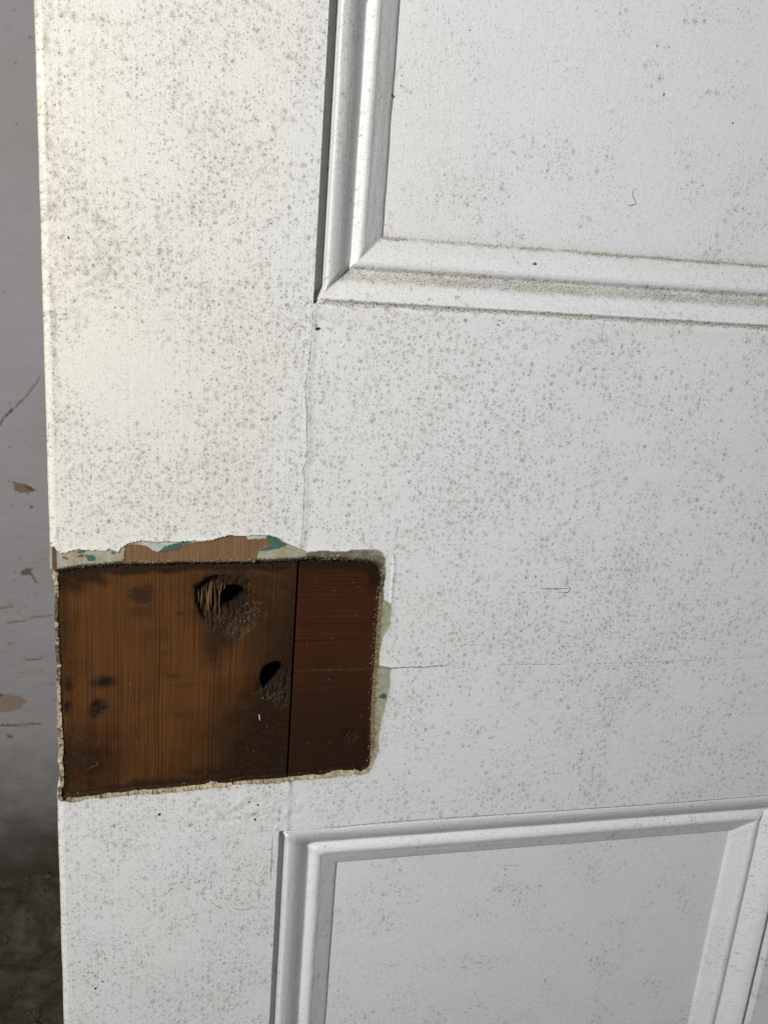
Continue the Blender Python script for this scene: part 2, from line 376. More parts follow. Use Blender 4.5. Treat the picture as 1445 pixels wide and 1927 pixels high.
# crumbly slope towards the recess
sl = sst(2.6, .2, dW)
led = led - 2.0 * sl * (1 + .55 * crn) + .9 * sl * crn + .25 * crc * sst(3.5, 1., dW)
lefts = (xn < .004) & (zn < .838) & (zn > .722)
led = np.where(lefts & inP & ~inW, -3.3 + .9 * crn + .3 * crc, led); lbrk = lefts & (fbm(zn * 110, zn * 0, 3, 95) + .5 * crn > .02)
bare = base * .4 - .75 + .03 * fbm(xn * 800, zn * 60, 2, 36) - .8 * sst(1.0, .1, dW)
# wood floor of the recess
wood = REC + .05 * fbm(xn * 30, zn * 30, 3, 37) + np.where(xn < JX, .05 * fbm(xn * 900, zn * 18, 2, 38), .04 * fbm(xn * 18, zn * 700, 2, 39))
wood = wood - .25 * sst(.0, .0008, xn - JX)
gap = np.abs(xn - (JX + .0001)) / mm; wood = np.where(gap < .42, -9.0, wood)
def hole(cx, cz, rx, rz, rot, n):
    ca, sa = math.cos(rot), math.sin(rot); u = (xn - cx) * ca + (zn - cz) * sa; v = -(xn - cx) * sa + (zn - cz) * ca
    r = np.hypot(u / rx, v / rz); return r * (1 + .16 * fbm(xn * 260 + n, zn * 260, 3, n))
r1 = hole(H1[0] + .0002, H1[1] - .0004, .0068, .0064, 0, 41); r2 = hole(H2[0], H2[1], .0054, .0078, -.35, 42)
ten = 0; tn = inside(P_TORN, xn + a1 * 4, zn + a2 * 4); dt = np.where(tn, 1, -1) * segdist(P_TORN, xn, zn) / mm
t2 = inside(P_TORN2, xn + a1 * 2, zn + a2 * 2); d2 = np.where(t2, 1, -1) * segdist(P_TORN2, xn, zn) / mm
fz = (xn < H1[0] - .0035) & (xn > H1[0] - .0175) & (np.abs(zn - H1[1]) < .0115)
wood -= sst(-1.2, 4.2, dt + 2.4 * fbm(xn * 300, zn * 300, 3, 97)) * (1.3 + .7 * fbm(xn * 300, zn * 300, 4, 43) + 1.0 * fbm(xn * 900, zn * 110, 3, 143)) + sst(0, 1.5, dt) * .4 * fbm(xn * 1300, zn * 900, 2, 44)
wood = np.where(fz & (dt > 0), wood - 2.6 * sst(0, 1.5, dt), wood)
wood -= sst(-1., 2.6, d2 + 1.6 * fbm(xn * 300, zn * 300, 3, 98)) * (1.1 + .6 * fbm(xn * 300, zn * 300, 4, 45) + .9 * fbm(xn * 900, zn * 110, 3, 145)) + sst(0, 1., d2) * .4 * fbm(xn * 1300, zn * 1300, 2, 46)
wood = np.where(r1 < 1.0, -24.0, wood); wood = np.where(r2 < 1.0, -24.0, wood)
stain_shade = np.zeros_like(xn); dust = np.zeros_like(xn)
def blob(px, py, rx, ry, amt, arr, sh=2., dep=.004, warp=.5):
    cx, cz = uv(px, py, dep); sx = rx * .000243; sz = ry * .000268
    r = np.hypot((xn - cx) / sx, (zn - cz) / sz) + warp * fbm(xn * 230, zn * 230, 4, int(px) % 17 + 50)
    np.maximum(arr, amt * np.exp(-np.clip(r, 0, 9) ** sh), out=arr)
for a in ((185, 1335, 20, 20, 1.1, 4), (200, 1282, 24, 12, 1.1, 3), (180, 1286, 12, 8, .8, 3), (125, 1288, 14, 15, 1.1, 3), (124, 1328, 10, 16, 1.1, 3), (268, 1120, 26, 22, .75, 4), (268, 1150, 24, 16, .4, 3),
          (165, 1088, 50, 13, 1.0, 3), (135, 1100, 26, 16, .9, 2), (660, 1385, 26, 22, 1.0, 3), (327, 1273, 12, 5, .6, 2), (338, 1155, 8, 5, .6, 2), (470, 1310, 32, 26, .9, 3),
          (112, 1200, 24, 130, .65, 2), (405, 1210, 26, 45, .8, 3), (510, 1350, 40, 40, .7, 2), (165, 1440, 75, 85, .95, 2), (440, 1450, 140, 26, .95, 3), (310, 1230, 12, 5, .4, 2),
          (540, 1440, 60, 30, .7, 2), (660, 1440, 80, 30, .8, 2), (440, 1092, 90, 30, .9, 2), (490, 1125, 34, 70, .8, 2), (395, 1150, 34, 50, .7, 2), (420, 1200, 26, 36, .95, 2), (505, 1255, 30, 26, .7, 2), (500, 1330, 34, 40, .95, 2), (180, 1430, 70, 50, .7, 2), (112, 1460, 20, 60, .8, 2), (535, 1085, 40, 60, .35, 2), (445, 1160, 60, 60, .45, 2), (345, 1345, 60, 8, .25, 2), (350, 1290, 20, 4, .35, 2)):
    blob(a[0], a[1], a[2], a[3], a[4], stain_shade, a[5])
stain_shade = np.maximum(stain_shade, .97 * sst(7.2, 4.0, dW + 1.6 * fbm(xn * 150, zn * 150, 4, 77)) * sst(.818, .832, zn))  # dark band under the top lip: its cast shade put into the wood colour
stain_shade = np.maximum(stain_shade, .5 * sst(2.0, .6, dW + .8 * fbm(xn * 200, zn * 200, 3, 78)))
bt = .9 * sst(8.5, 2.5, dW + 2.2 * fbm(xn * 130, zn * 130, 4, 47)) * sst(.768, .744, zn); stain_shade = np.maximum(stain_shade, bt)
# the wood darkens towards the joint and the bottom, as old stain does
px_b = sst(.072, .108, xn + .010 * fbm(xn * 60, zn * 60, 3, 48) + (.79 - zn) * .35); stain_shade = np.maximum(stain_shade, 1.0 * px_b * (xn < JX))
stain_shade = np.maximum(stain_shade, .75 * (xn >= JX) * sst(.80, .74, zn + .01 * fbm(xn * 60, zn * 60, 3, 49)))
hn = fbm(xn * 230, zn * 230, 4, 103)
stain_shade = np.maximum(stain_shade, (.80 + .3 * hn) * sst(-2.6, 1.6, dt + 2.6 * hn)); stain_shade = np.maximum(stain_shade, (.85 + .3 * hn) * sst(-2.2, 1.2, d2 + 2.2 * hn))
dust = np.maximum(dust, 1.0 * sst(.3, 3.2, dt + 2.2 * hn) * (~fz) * sst(H1[1] + .006, H1[1] - .002, zn + .0008 * hn)); dust = np.maximum(dust, .45 * sst(.3, 2.2, dt + 2.2 * hn) * (~fz)); dust = np.maximum(dust, .85 * sst(.3, 1.8, d2 + 1.4 * hn) * sst(H2[1] + .003, H2[1] - .003, zn))
blob(660, 1385, 20, 18, .8, dust, 3); blob(185, 1335, 16, 16, .8, dust, 3); blob(165, 1086, 40, 8, .3, dust, 3); blob(420, 1076, 60, 8, .5, dust, 3)
stain_shade = np.where((r1 < 1.12) | (r2 < 1.12), 1.2, stain_shade); dust = np.where((r1 < 1.12) | (r2 < 1.12), 0, dust)  # hole walls blackened: the shade inside is put into their colour
for (px, py, rr, dd) in ((185, 1335, 15, 1.1), (660, 1385, 17, .8)):
    cx, cz = uv(px, py, .004); r = np.hypot(xn - cx, zn - cz) / (rr * .00025)
    wood -= np.exp(-r ** 4) * (dd + 1.1 * fbm(xn * 800, zn * 800, 3, int(px) % 11))
cx, cz = uv(268, 1122, .004); r = np.hypot(xn - cx, zn - cz) / .0054
wood -= .28 * sst(1.05, .85, r)
H[idx] = np.where(lay == 3, wood, np.where(lay == 2, bare, np.where(lay == 1, led, base + .28 * np.exp(-(dP / 1.6) ** 2) * (inP == 0) * (.6 + .6 * crn * .3))))
STAIN_SHADE = np.zeros_like(X); DUST = np.zeros_like(X); STAIN_SHADE[idx] = stain_shade; DUST[idx] = dust
STAIN_SHADE[idx] = np.where(lay == 2, .18 + .5 * np.exp(-(dW / .8) ** 2), STAIN_SHADE[idx])
# colour of the old paint coats
T = np.zeros(X.shape + (3,)); tn_ = np.zeros((len(xn), 3)); crum = np.zeros(len(xn))
sage = np.array([.37, .385, .30]); cream = np.array([.36, .29, .165]); sand = np.array([.43, .38, .27]); teal = np.array([.060, .130, .105]); pale = np.array([.50, .55, .53])
mixn = sst(-.25, .35, fbm(xn * 160, zn * 160, 3, 61)); tn_[:] = sage * (1 - mixn[:, None]) + (.5 * sage + .5 * cream) * mixn[:, None]
up = zn > .80
cr = sst(3.2, 1.2, dW + .8 * fbm(xn * 260, zn * 260, 3, 62)); tn_ = tn_ * (1 - cr[:, None]) + np.where(up[:, None], cream * .62, cream) * cr[:, None]
lo = (zn < .735) | lefts; tn_[lo] = (sand * (.75 + .5 * sst(-.4, .4, fbm(xn[lo] * 300, zn[lo] * 300, 3, 63)))[:, None]); 
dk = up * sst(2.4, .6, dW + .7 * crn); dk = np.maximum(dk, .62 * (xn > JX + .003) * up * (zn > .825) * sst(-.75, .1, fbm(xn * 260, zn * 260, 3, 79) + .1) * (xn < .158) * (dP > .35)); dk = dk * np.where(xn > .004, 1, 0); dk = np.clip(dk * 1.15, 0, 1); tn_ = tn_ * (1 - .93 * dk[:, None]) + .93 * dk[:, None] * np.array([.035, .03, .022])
tn_[lbrk] = (.085, .07, .045)
for q in P_PALE: tn_[inside(q, xn + a1, zn + a2)] = pale
for q in P_TEAL: tn_[inside(q, xn + a1, zn + a2)] = teal
for q in P_RUST: tn_[inside(q, xn + a1, zn + a2)] = (.17, .085, .045)
rin = (xn > .145) & (zn < .825) & ~lo; rk = rin * sst(2.8, 1.6, dW + .9 * fbm(xn * 300, zn * 300, 3, 80)); tn_ = tn_ * (1 - rk[:, None]) + rk[:, None] * np.array([.19, .145, .08])
crum = np.clip(sst(4.0, 1.5, dW) + lo * .8, 0, 1)
for q in P_TEAL + P_PALE: crum[inside(q, xn, zn)] *= .15
# brown side of the upper paint lip at the door's edge
lip = (xn < .0042) & (xn > .001) & (zn > .837) & (zn < .851) & (lay == 1); tn_[lip & (xn < .003)] = (.10, .062, .04)
T[idx] = tn_; CR = np.zeros_like(X); CR[idx] = crum
# --- arris on the leading edge
rad = 3.4; e = np.clip(X / mm, 0, rad); arr = -(rad - np.sqrt(np.maximum(rad ** 2 - (rad - e) ** 2, 0))) * .95
H += np.where((X < rad * mm) & (layer == 0), arr, 0) + np.where((X < rad * mm) & (layer != 0), arr * .3, 0)
fade = np.clip(1 - X / .010, 0, 1)
shift = edge_wob * fade * .5 + 1.3 * fade * sst(.8395, .8385, Z) * sst(.7235, .7245, Z) * (.8 + .5 * fbm(Z * 220, Z * 0, 3, 71))
X = X + shift * mm
# attributes for the mould and dirt
def dens(items):
    a = np.zeros_like(X0)
    for (px, py, rx, ry, v) in items:
        cx, cz = uv(px, py); a += v * np.exp(-(((X0 - cx) / (rx * .00024)) ** 2 + ((Z0 - cz) / (ry * .00026)) ** 2))
    return a
n_a = fbm(X0 * 55, Z0 * 55, 4, 81); n_b = fbm(X0 * 120, Z0 * 120, 3, 82); n_c = fbm(X0 * 20, Z0 * 20, 2, 83)
panel = sect >= 150; mould = (sect >= 100) & (sect < 150)
SP = np.where(face, .42, .16) + np.where(X0 < JX, .10, 0) + dens([(470, 760, 140, 260, .35), (820, 800, 330, 230, .42), (150, 420, 90, 260, .45), (480, 350, 160, 250, .25), (1150, 1150, 330, 300, .22), (250, 860, 130, 70, .3), (200, 250, 50, 110, -.5), (230, 690, 120, 80, -.85), (180, 240, 60, 140, -.4), (950, 560, 300, 60, -.2), (1250, 800, 260, 200, -.14), (1150, 1380, 400, 110, -.16), (1150, 250, 200, 200, -.2)])
SP = SP - .10 * (panel & (Z0 < .8)); SP = np.clip(SP + .58 * n_a + .30 * n_b, 0, .95) * np.where(mould, .5, 1)
BL = np.where(face, .42, .22) + dens([(130, 450, 70, 260, .62), (430, 250, 200, 280, .30), (200, 530, 170, 90, .35), (300, 880, 160, 70, .35), (210, 250, 60, 110, -.5), (240, 700, 120, 80, -.6), (900, 150, 160, 250, .22), (800, 800, 260, 200, -.18), (1250, 1150, 220, 260, .20), (170, 1800, 60, 160, .2)])
BL = np.clip(BL + .30 * n_a + .12 * n_c, 0, 1) * np.where(mould, .3, 1) * .72
FL = np.where(face, .30, .42) + dens([(350, 300, 260, 300, .25), (840, 320, 160, 220, .25), (300, 1750, 220, 200, .15), (1200, 1750, 300, 200, -.18), (240, 690, 110, 80, -.2)])
FL = np.clip(FL + .45 * n_a + .2 * n_b, .03, 1); FL = np.clip(FL + dirt * .5 + np.where(sect == 102, .45, 0) + (X0 < JX) * .34 + .06, 0, 1)
arrx = np.exp(-((X0 / mm - 4.2) / 1.3) ** 2) * np.clip(.2 + n_b * 1.6, 0, 1) * (Z0 > .85); SP = np.clip(SP + arrx * .6, 0, 1); BL = np.clip(BL + arrx * .8, 0, 1)
YE = np.clip(dens([(180, 450, 400, 900, .82)]) + np.where(X0 < .004, .3, 0) + .12 * n_c, 0, 1)
# denser blotches in a band just right of the joint
YE = np.clip(YE + .0, 0, 1); BL = np.clip(BL + .5 * np.exp(-((dj - 1.5) / 1.6) ** 2) * (Z0 > .84) * (Z0 < UZ0) * face, 0, 1)
GR = np.where((X0 < JX) | ((sect % 10 < 2) & mould) | panel, 1.0, 0.0)

# ------------------------------------------------------------------ objects from the grid
def mesh_obj(name, verts, faces, mat, parent=None, smooth=True, attrs=None):
    me = bpy.data.meshes.new(name)
    verts = np.asarray(verts, np.float32); nv = len(verts)
    if isinstance(faces, np.ndarray):
        nf = len(faces); k = faces.shape[1]
        me.vertices.add(nv); me.vertices.foreach_set('co', verts.ravel())
        me.loops.add(nf * k); me.loops.foreach_set('vertex_index', faces.astype(np.int32).ravel())
        me.polygons.add(nf); me.polygons.foreach_set('loop_start', np.arange(0, nf * k, k, dtype=np.int32))
        me.update(calc_edges=True)
    else:
        me.from_pydata([tuple(v) for v in verts], [], faces)
    me.polygons.foreach_set('use_smooth', np.full(len(me.polygons), smooth))
    for k_, v in (attrs or {}).items():
        if v.ndim == 2:
            at = me.attributes.new(k_, 'FLOAT_COLOR', 'POINT'); at.data.foreach_set('color', np.hstack([v, np.ones((len(v), 1))]).astype(np.float32).ravel())
        else:
            at = me.attributes.new(k_, 'FLOAT', 'POINT'); at.data.foreach_set('value', v.astype(np.float32).ravel())
    me.materials.append(mat); me.update()
    ob = bpy.data.objects.new(name, me); COL.objects.link(ob)
    if parent is not None: ob.parent = parent
    return ob

# side columns and rows that carry the face round to the back of the leaf
nx, nz = X.shape
def wrap(A, fn=None):
    return np.pad(A, ((2, 2), (2, 2)) + ((0, 0),) * (A.ndim - 2), mode='edge')
XW, ZW, HW = wrap(X), wrap(Z), wrap(H)
for r in (0, -1):
    HW[r, :] = -THK / mm; HW[:, r] = -THK / mm
for r in (1, -2):
    HW[r, :] = np.minimum(HW[r, :], -4.8); HW[:, r] = np.minimum(HW[:, r], -4.8)
HW[0, :] = -THK / mm; HW[-1, :] = -THK / mm; HW[:, 0] = -THK / mm; HW[:, -1] = -THK / mm
CO = np.stack([XW, -HW * mm, ZW], -1).reshape(-1, 3)
ATT = {'yellow': YE, 'speck': SP, 'blotch': BL, 'fleck': FL, 'dirt': dirt, 'grain': GR, 'stain_shade': STAIN_SHADE, 'dust': DUST, 'crumble': CR}
ATT = {k: wrap(v).ravel() for k, v in ATT.items()}; TT = wrap(T).reshape(-1, 3)
NX, NZ = XW.shape
I, J = np.meshgrid(np.arange(NX - 1), np.arange(NZ - 1), indexing='ij')
A0 = (I * NZ + J).ravel(); QUAD = np.stack([A0, A0 + NZ, A0 + NZ + 1, A0 + 1], 1)
secw = wrap(sect)[:-1, :-1].ravel(); layw = wrap(layer)
l4 = np.stack([layw[:-1, :-1], layw[1:, :-1], layw[1:, 1:], layw[:-1, 1:]]); layc = l4.max(0).ravel()
side_cell = ((I < 2) | (I > NX - 4) | (J < 2) | (J > NZ - 4)).ravel()
layc[side_cell & (layc > 1)] = 1; layc[((I < 1) | (I > NX - 3) | (J < 1) | (J > NZ - 3)).ravel()] = 0
cxm = (.5 * (XW[:-1, :-1] + XW[1:, 1:])).ravel(); czm = (.5 * (ZW[:-1, :-1] + ZW[1:, 1:])).ravel()

def piece(name, mask, mat, parent, keys):
    q = QUAD[mask]
    if not len(q): return None
    u, inv = np.unique(q, return_inverse=True); inv = inv.reshape(q.shape)
    at = {k: ATT[k][u] for k in keys if k != 'tint'}
    if 'tint' in keys: at['tint'] = TT[u]
    return mesh_obj(name, CO[u], inv, mat, parent, True, at)
KP = ('yellow', 'speck', 'blotch', 'fleck', 'dirt', 'grain')

door = bpy.data.objects.new('panelled_door', None); COL.objects.link(door)
door['label'] = 'white painted panelled door spotted with mould, its lock plate gone and bare wood showing'
door['category'] = 'door'; door['kind'] = 'thing'
facec = (secw == 0)
stileL = facec & (cxm < JX); stileR = facec & (cxm > W - JX)
mun = facec & (cxm > MX0 - 1e-4) & (cxm < MX1 + 1e-4)
mid_ = facec & ~stileL & ~stileR
white = layc == 0
st = piece('stile', stileL & white, M_PAINT, door, KP)
rl = piece('lock_rail', mid_ & white & (czm > LZ1) & (czm < UZ0), M_PAINT, door, KP)
piece('stile', stileR & white, M_PAINT, door, KP)
piece('top_rail', mid_ & (czm > UZ1), M_PAINT, door, KP)
piece('bottom_rail', mid_ & (czm < LZ0), M_PAINT, door, KP)
piece('muntin', mun & (czm > UZ0) & (czm < UZ1), M_PAINT, door, KP)
piece('muntin', mun & (czm > LZ0) & (czm < LZ1), M_PAINT, door, KP)
# slivers of face left and right of narrower openings belong to the stiles
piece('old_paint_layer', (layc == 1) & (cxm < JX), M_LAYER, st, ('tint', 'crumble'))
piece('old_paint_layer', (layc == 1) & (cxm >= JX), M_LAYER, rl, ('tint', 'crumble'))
o_ = piece('bare_wood', (layc == 2), M_BARE, st, ('stain_shade', 'dust')); o_['label'] = 'strip of dry brown wood where the paint has peeled above the recess'
o_ = piece('recess_wood', (layc == 3) & (cxm < JX), M_WV, st, ('stain_shade', 'dust')); o_['label'] = 'orange brown wood with upright grain and two torn holes'
o_ = piece('recess_wood', (layc == 3) & (cxm >= JX), M_WH, rl, ('stain_shade', 'dust')); o_['label'] = 'dark red brown wood with sideways grain'
for o in range(4):
    pn = piece('panel', secw == 150 + 10 * o, M_PAINT, door, KP)
    for k in range(4):
        piece('moulding', secw == 100 + 10 * o + k, M_PAINT, pn, KP)
mesh_obj('back_face', [(0, THK, ZB), (W, THK, ZB), (W, THK, ZT), (0, THK, ZT)], [(0, 3, 2, 1)], M_PAINT, door, False)

# ------------------------------------------------------------------ height lookup for things that lie on the face
def hat(x, z):
    i = np.clip(np.searchsorted(xs, x), 1, len(xs) - 1); j = np.clip(np.searchsorted(zs, z), 1, len(zs) - 1)
    return max(H[i - 1, j - 1], H[i, j], H[i - 1, j], H[i, j - 1]) * mm

def dark(name, c, r=.8):
    m = NT(name); m.b.inputs['Base Color'].default_value = c; m.b.inputs['Roughness'].default_value = r; return m.m
M_CRACK = dark('shadowy_paint_crack', (.085, .065, .045, 1)); M_PENCIL = dark('pencil_lead', (.12, .12, .15, 1), .5)
M_SPOT = dark('black_mould_and_split', (.02, .018, .014, 1)); M_TEAL = dark('dark_teal_old_paint', (.07, .13, .12, 1), .6)
M_FAINT = dark('faint_hairline', (.34, .32, .30, 1)); M_WHITECHIP = dark('broken_white_paint', (.75, .75, .73, 1), .6)

def ribbon(name, pts, wmm, mat, parent, dep=0.0, jit=.25, lift=.05, seg=.8, taper=True, gaps=0.):  # flat strip on the surface; for cracks, gap shade is put into its colour
    P = [np.array(uv(x, y, dep)) for x, y in pts]; Q = []
    for a, b in zip(P[:-1], P[1:]):
        n = max(1, int(np.hypot(*(b - a)) / (seg * mm)))
        for k in range(n): Q.append(a + (b - a) * k / n)
    Q.append(P[-1]); Q = np.array(Q); n = len(Q)
    Q[1:-1] += RNG.normal(0, jit * mm * .6, (n - 2, 2)) if n > 2 else 0
    V = []; Fc = []
    for k in range(n):
        t = Q[min(k + 1, n - 1)] - Q[max(k - 1, 0)]; t = t / (np.hypot(*t) + 1e-9); nn = np.array([-t[1], t[0]])
        wd = wmm * mm * .5 * (.55 + .9 * RNG.random()) * (min(1, .25 + 4 * min(k, n - 1 - k) / n) if taper else 1)
        y = -(hat(*Q[k]) + lift * mm)
        V += [(Q[k][0] - nn[0] * wd, y, Q[k][1] - nn[1] * wd), (Q[k][0] + nn[0] * wd, y, Q[k][1] + nn[1] * wd)]
        if k and RNG.random() >= gaps: Fc.append((2 * k - 2, 2 * k, 2 * k + 1, 2 * k - 1))
    return mesh_obj(name, V, Fc, mat, parent, True)
def speck(name, px, py, rx, ry, mat, parent, dep=0., n=9, rot=0., lift=.06):
    cx, cz = uv(px, py, dep); y = -(hat(cx, cz) + lift * mm); V = [(cx, y - .0001, cz)]; rx *= .00024; ry *= .00026
    for k in range(n):
        a = 2 * math.pi * k / n; r = .65 + .6 * RNG.random(); u, v = rx * r * math.cos(a), ry * r * math.sin(a)
        V.append((cx + u * math.cos(rot) - v * math.sin(rot), y, cz + u * math.sin(rot) + v * math.cos(rot)))
    return mesh_obj(name, V, [(0, 1 + (k + 1) % n, 1 + k) for k in range(n)], mat, parent, False)

up_panel = [c for c in door.children if c.name.startswith('panel')][0]
PDm = PD * mm
ribbon('joint_crack', [(589, 579), (586, 640), (580, 694), (574, 725), (577, 776), (578, 866), (570, 882), (573, 900), (572, 942), (569, 999), (566, 1034)], .20, dark('joint_shadow', (.16, .13, .09, 1)), st, jit=.07, gaps=.10)
ribbon('split', [(712, 1258), (740, 1258), (775, 1256), (800, 1257), (820, 1254), (843, 1254)], .44, M_CRACK, rl, jit=.25)
ribbon('split', [(845, 1257), (900, 1256), (960, 1251), (1050, 1251), (1230, 1247), (1330, 1242), (1436, 1237)], .26, dark('thin_paint_split', (.20, .18, .15, 1)), rl, jit=.12, gaps=.5)
ribbon('split', [(556, 1263), (600, 1261), (650, 1260), (698, 1258)], .28, dark('light_split_edge', (.085, .058, .032, 1)), rl, dep=.004, jit=.2, gaps=.3)
ribbon('split', [(553, 1264.5), (600, 1263), (650, 1262), (696, 1260)], .30, M_SPOT, rl, dep=.004, jit=.15, gaps=.05)
ribbon('scratch', [(386, 1253), (420, 1254), (450, 1256), (486, 1257)], .45, M_SPOT, st, dep=.004, jit=.15)
ribbon('scratch', [(462, 1083), (472, 1076), (482, 1070)], .40, M_SPOT, st, dep=.004, jit=.1)
ribbon('scratch', [(378, 1289), (392, 1290), (410, 1296)], .20, M_SPOT, st, dep=.004, jit=.1)
ribbon('scratch', [(288, 1148), (298, 1160), (305, 1164)], .25, M_SPOT, st, dep=.004, jit=.1)
ribbon('paint_crack', [(1198, 354), (1191, 358), (1190, 366), (1194, 375), (1197, 382), (1193, 385), (1180, 386)], .32, M_CRACK, up_panel, dep=PDm, jit=.2)
ribbon('paint_crack', [(1186, 386), (1188, 392)], .35, M_CRACK, up_panel, dep=PDm, jit=.1)
ribbon('paint_crack', [(1203, 838), (1199, 850), (1206, 862), (1200, 877)], .22, M_FAINT, rl, jit=.2)
ribbon('pencil_mark', [(1015, 1108), (1040, 1109), (1060, 1108), (1073, 1107)], .42, M_PENCIL, rl, jit=.08)
ribbon('pencil_mark', [(1072, 1102), (1073, 1110), (1069, 1116), (1048, 1115)], .40, M_PENCIL, rl, jit=.1)
ribbon('scratch', [(749, 991), (746, 1004), (744, 1016)], .20, M_CRACK, rl, jit=.08)
ribbon('scratch', [(738, 1112), (736, 1110)], .3, M_CRACK, rl, jit=.05)
for q in ([(398, 1658), (397, 1676)], [(422, 1664), (418, 1672), (417, 1688)], [(424, 1662), (440, 1658), (465, 1657), (478, 1660), (484, 1666)], [(492, 1664), (489, 1672), (484, 1678), (488, 1686), (486, 1696)],
          [(396, 1698), (410, 1707), (418, 1710)], [(436, 1710), (455, 1713), (468, 1711), (484, 1708)], [(492, 1664), (502, 1664)], [(507, 1674), (514, 1675)], [(498, 1640), (497, 1650)], [(513, 1570), (512, 1610), (510, 1640), (509, 1660)]):
    ribbon('paint_crack', q, .22, M_CRACK, st, jit=.12, gaps=.15)
ribbon('paint_crack', [(548, 1478), (545, 1470), (552, 1466), (562, 1466)], .22, M_CRACK, st, jit=.1, gaps=.05)
ribbon('paint_crack', [(710, 1399), (718, 1394), (724, 1388)], .18, M_FAINT, rl, jit=.05)
loT = [(530, 1567), (545, 1569), (560, 1566), (620, 1560), (660, 1555), (720, 1549), (800, 1543), (1045, 1527.5), (1240, 1514), (1445, 1498)]
ribbon('joint_crack', loT, .24, M_CRACK, rl, jit=.10, gaps=.04, lift=.1)
for a in ((597, 619, 6, 2.6, .2), (469, 1510, 2, 2, 0), (485, 1515, 2.4, 3.2, .3), (480, 1543, 2, 4, .5), (300, 1533, 4, 2.5, .6), (180, 1861, 4, 3, .8), (193, 1848, 2.5, 2, 0), (220, 1902, 1.5, 1.5, 0), (1249, 177, 1.8, 3, 0),
          (1379, 231, 2, 1.6, .5), (129, 447, 1.6, 2.6, .5)):
    speck('mould_spot', a[0], a[1], a[2], a[3], M_SPOT, st if a[0] < 600 else up_panel, dep=0 if a[0] < 1000 else PDm, rot=a[4])
speck('mould_spot', 742, 176, 2.6, 2.6, M_SPOT, up_panel, dep=.008)
speck('paint_chip', 1010, 498, 4.5, 4, M_TEAL, [c for c in up_panel.children][2], dep=.006)
for q in ([(936, 604), (945, 602)], [(944, 608), (951, 606)], [(934, 610), (941, 613)]): ribbon('paint_chip', q, .45, M_CRACK, rl, jit=.2)
speck('paint_chip', 946, 618, 5, 3, M_WHITECHIP, rl, lift=.25)
speck('paint_chip', 645, 650, 3, 5, M_WHITECHIP, rl, lift=.3, rot=-.6)
ribbon('light_scratch', [(487, 1344), (488, 1350), (489, 1356)], .5, M_WHITECHIP, st, dep=.004, jit=.1, lift=.15)
ribbon('light_scratch', [(184, 1430), (183, 1440), (174, 1443), (163, 1449)], .14, dark('pale_scratch', (.2, .17, .13, 1)), st, dep=.004, jit=.1)

# splinters of torn wood standing in the bigger hole
M_SPL = plain('torn_wood_fibre', (.17, .10, .045, 1), .8, 1500, .8)
def splinter(px0, py0, px1, py1, wd, bow, tone=None):
    a = np.array(uv(px0, py0, .006)); b = np.array(uv(px1, py1, .006)); n = 9; V = []; Fc = []
    for k in range(n):
        t = k / (n - 1); c = a + (b - a) * t; c = c + np.array([bow * mm * math.sin(math.pi * t) + RNG.normal(0, .05) * mm, 0])
        r = wd * mm * .5 * (.35 + .9 * math.sin(math.pi * (.08 + .84 * t))); yc = .0078 - .0022 * math.sin(math.pi * t) + RNG.normal(0, .0001)
        for m_ in range(5):
            an = 2 * math.pi * m_ / 5; V.append((c[0] + r * math.cos(an), yc + r * 1.1 * math.sin(an), c[1]))
        if k:
            for m_ in range(5): Fc.append((5 * k - 5 + m_, 5 * k - 5 + (m_ + 1) % 5, 5 * k + (m_ + 1) % 5, 5 * k + m_))
    return mesh_obj('wood_splinter', V, Fc, M_SPL, st, True)
for a in ((397, 1098, 395, 1160, 1.1, -.9), (400, 1097, 398, 1150, .7, -.5), (381, 1108, 380, 1142, .6, -.2), (373, 1106, 374, 1140, .4, 0), (389, 1110, 390, 1158, .5, .1), (405, 1108, 406, 1162, .6, -.2),
          (412, 1110, 413, 1150, .5, .0), (408, 1100, 420, 1100, .0, 0), (419, 1098, 413, 1126, .6, -.3), (423, 1100, 421, 1112, .5, 0), (412, 1138, 413, 1160, .5, .1), (422, 1146, 422, 1160, .5, .2), (403, 1100, 402, 1158, .35, .4), (377, 1118, 378, 1150, .35, .1)):
    if a[4] > 0: splinter(*a)

# crumbs of paint and plaster along the broken edge, too many and small to count
def crumbs(name, spots, mat, parent):
    V = []; Fc = []
    base_v = np.array([(1, 0, 0), (-1, 0, 0), (0, 1, 0), (0, -1, 0), (0, 0, 1), (0, 0, -1)], float)
    base_f = [(0, 2, 4), (2, 1, 4), (1, 3, 4), (3, 0, 4), (2, 0, 5), (1, 2, 5), (3, 1, 5), (0, 3, 5)]
    for (x, z, r) in spots:
        h = hat(x, z); q = base_v * (1 + .5 * (RNG.random((6, 3)) - .5) * 2) * r * mm * np.array([1, .7, 1])
        an = RNG.random() * 6.28; ca, sa = math.cos(an), math.sin(an)
        q = np.stack([q[:, 0] * ca - q[:, 2] * sa, q[:, 1], q[:, 0] * sa + q[:, 2] * ca], 1) + np.array([x, -h - r * .25 * mm, z])
        o = len(V); V += list(q); Fc += [tuple(o + i for i in f) for f in base_f]
    ob = mesh_obj(name, V, Fc, mat, parent, False); ob['kind'] = 'stuff'; return ob
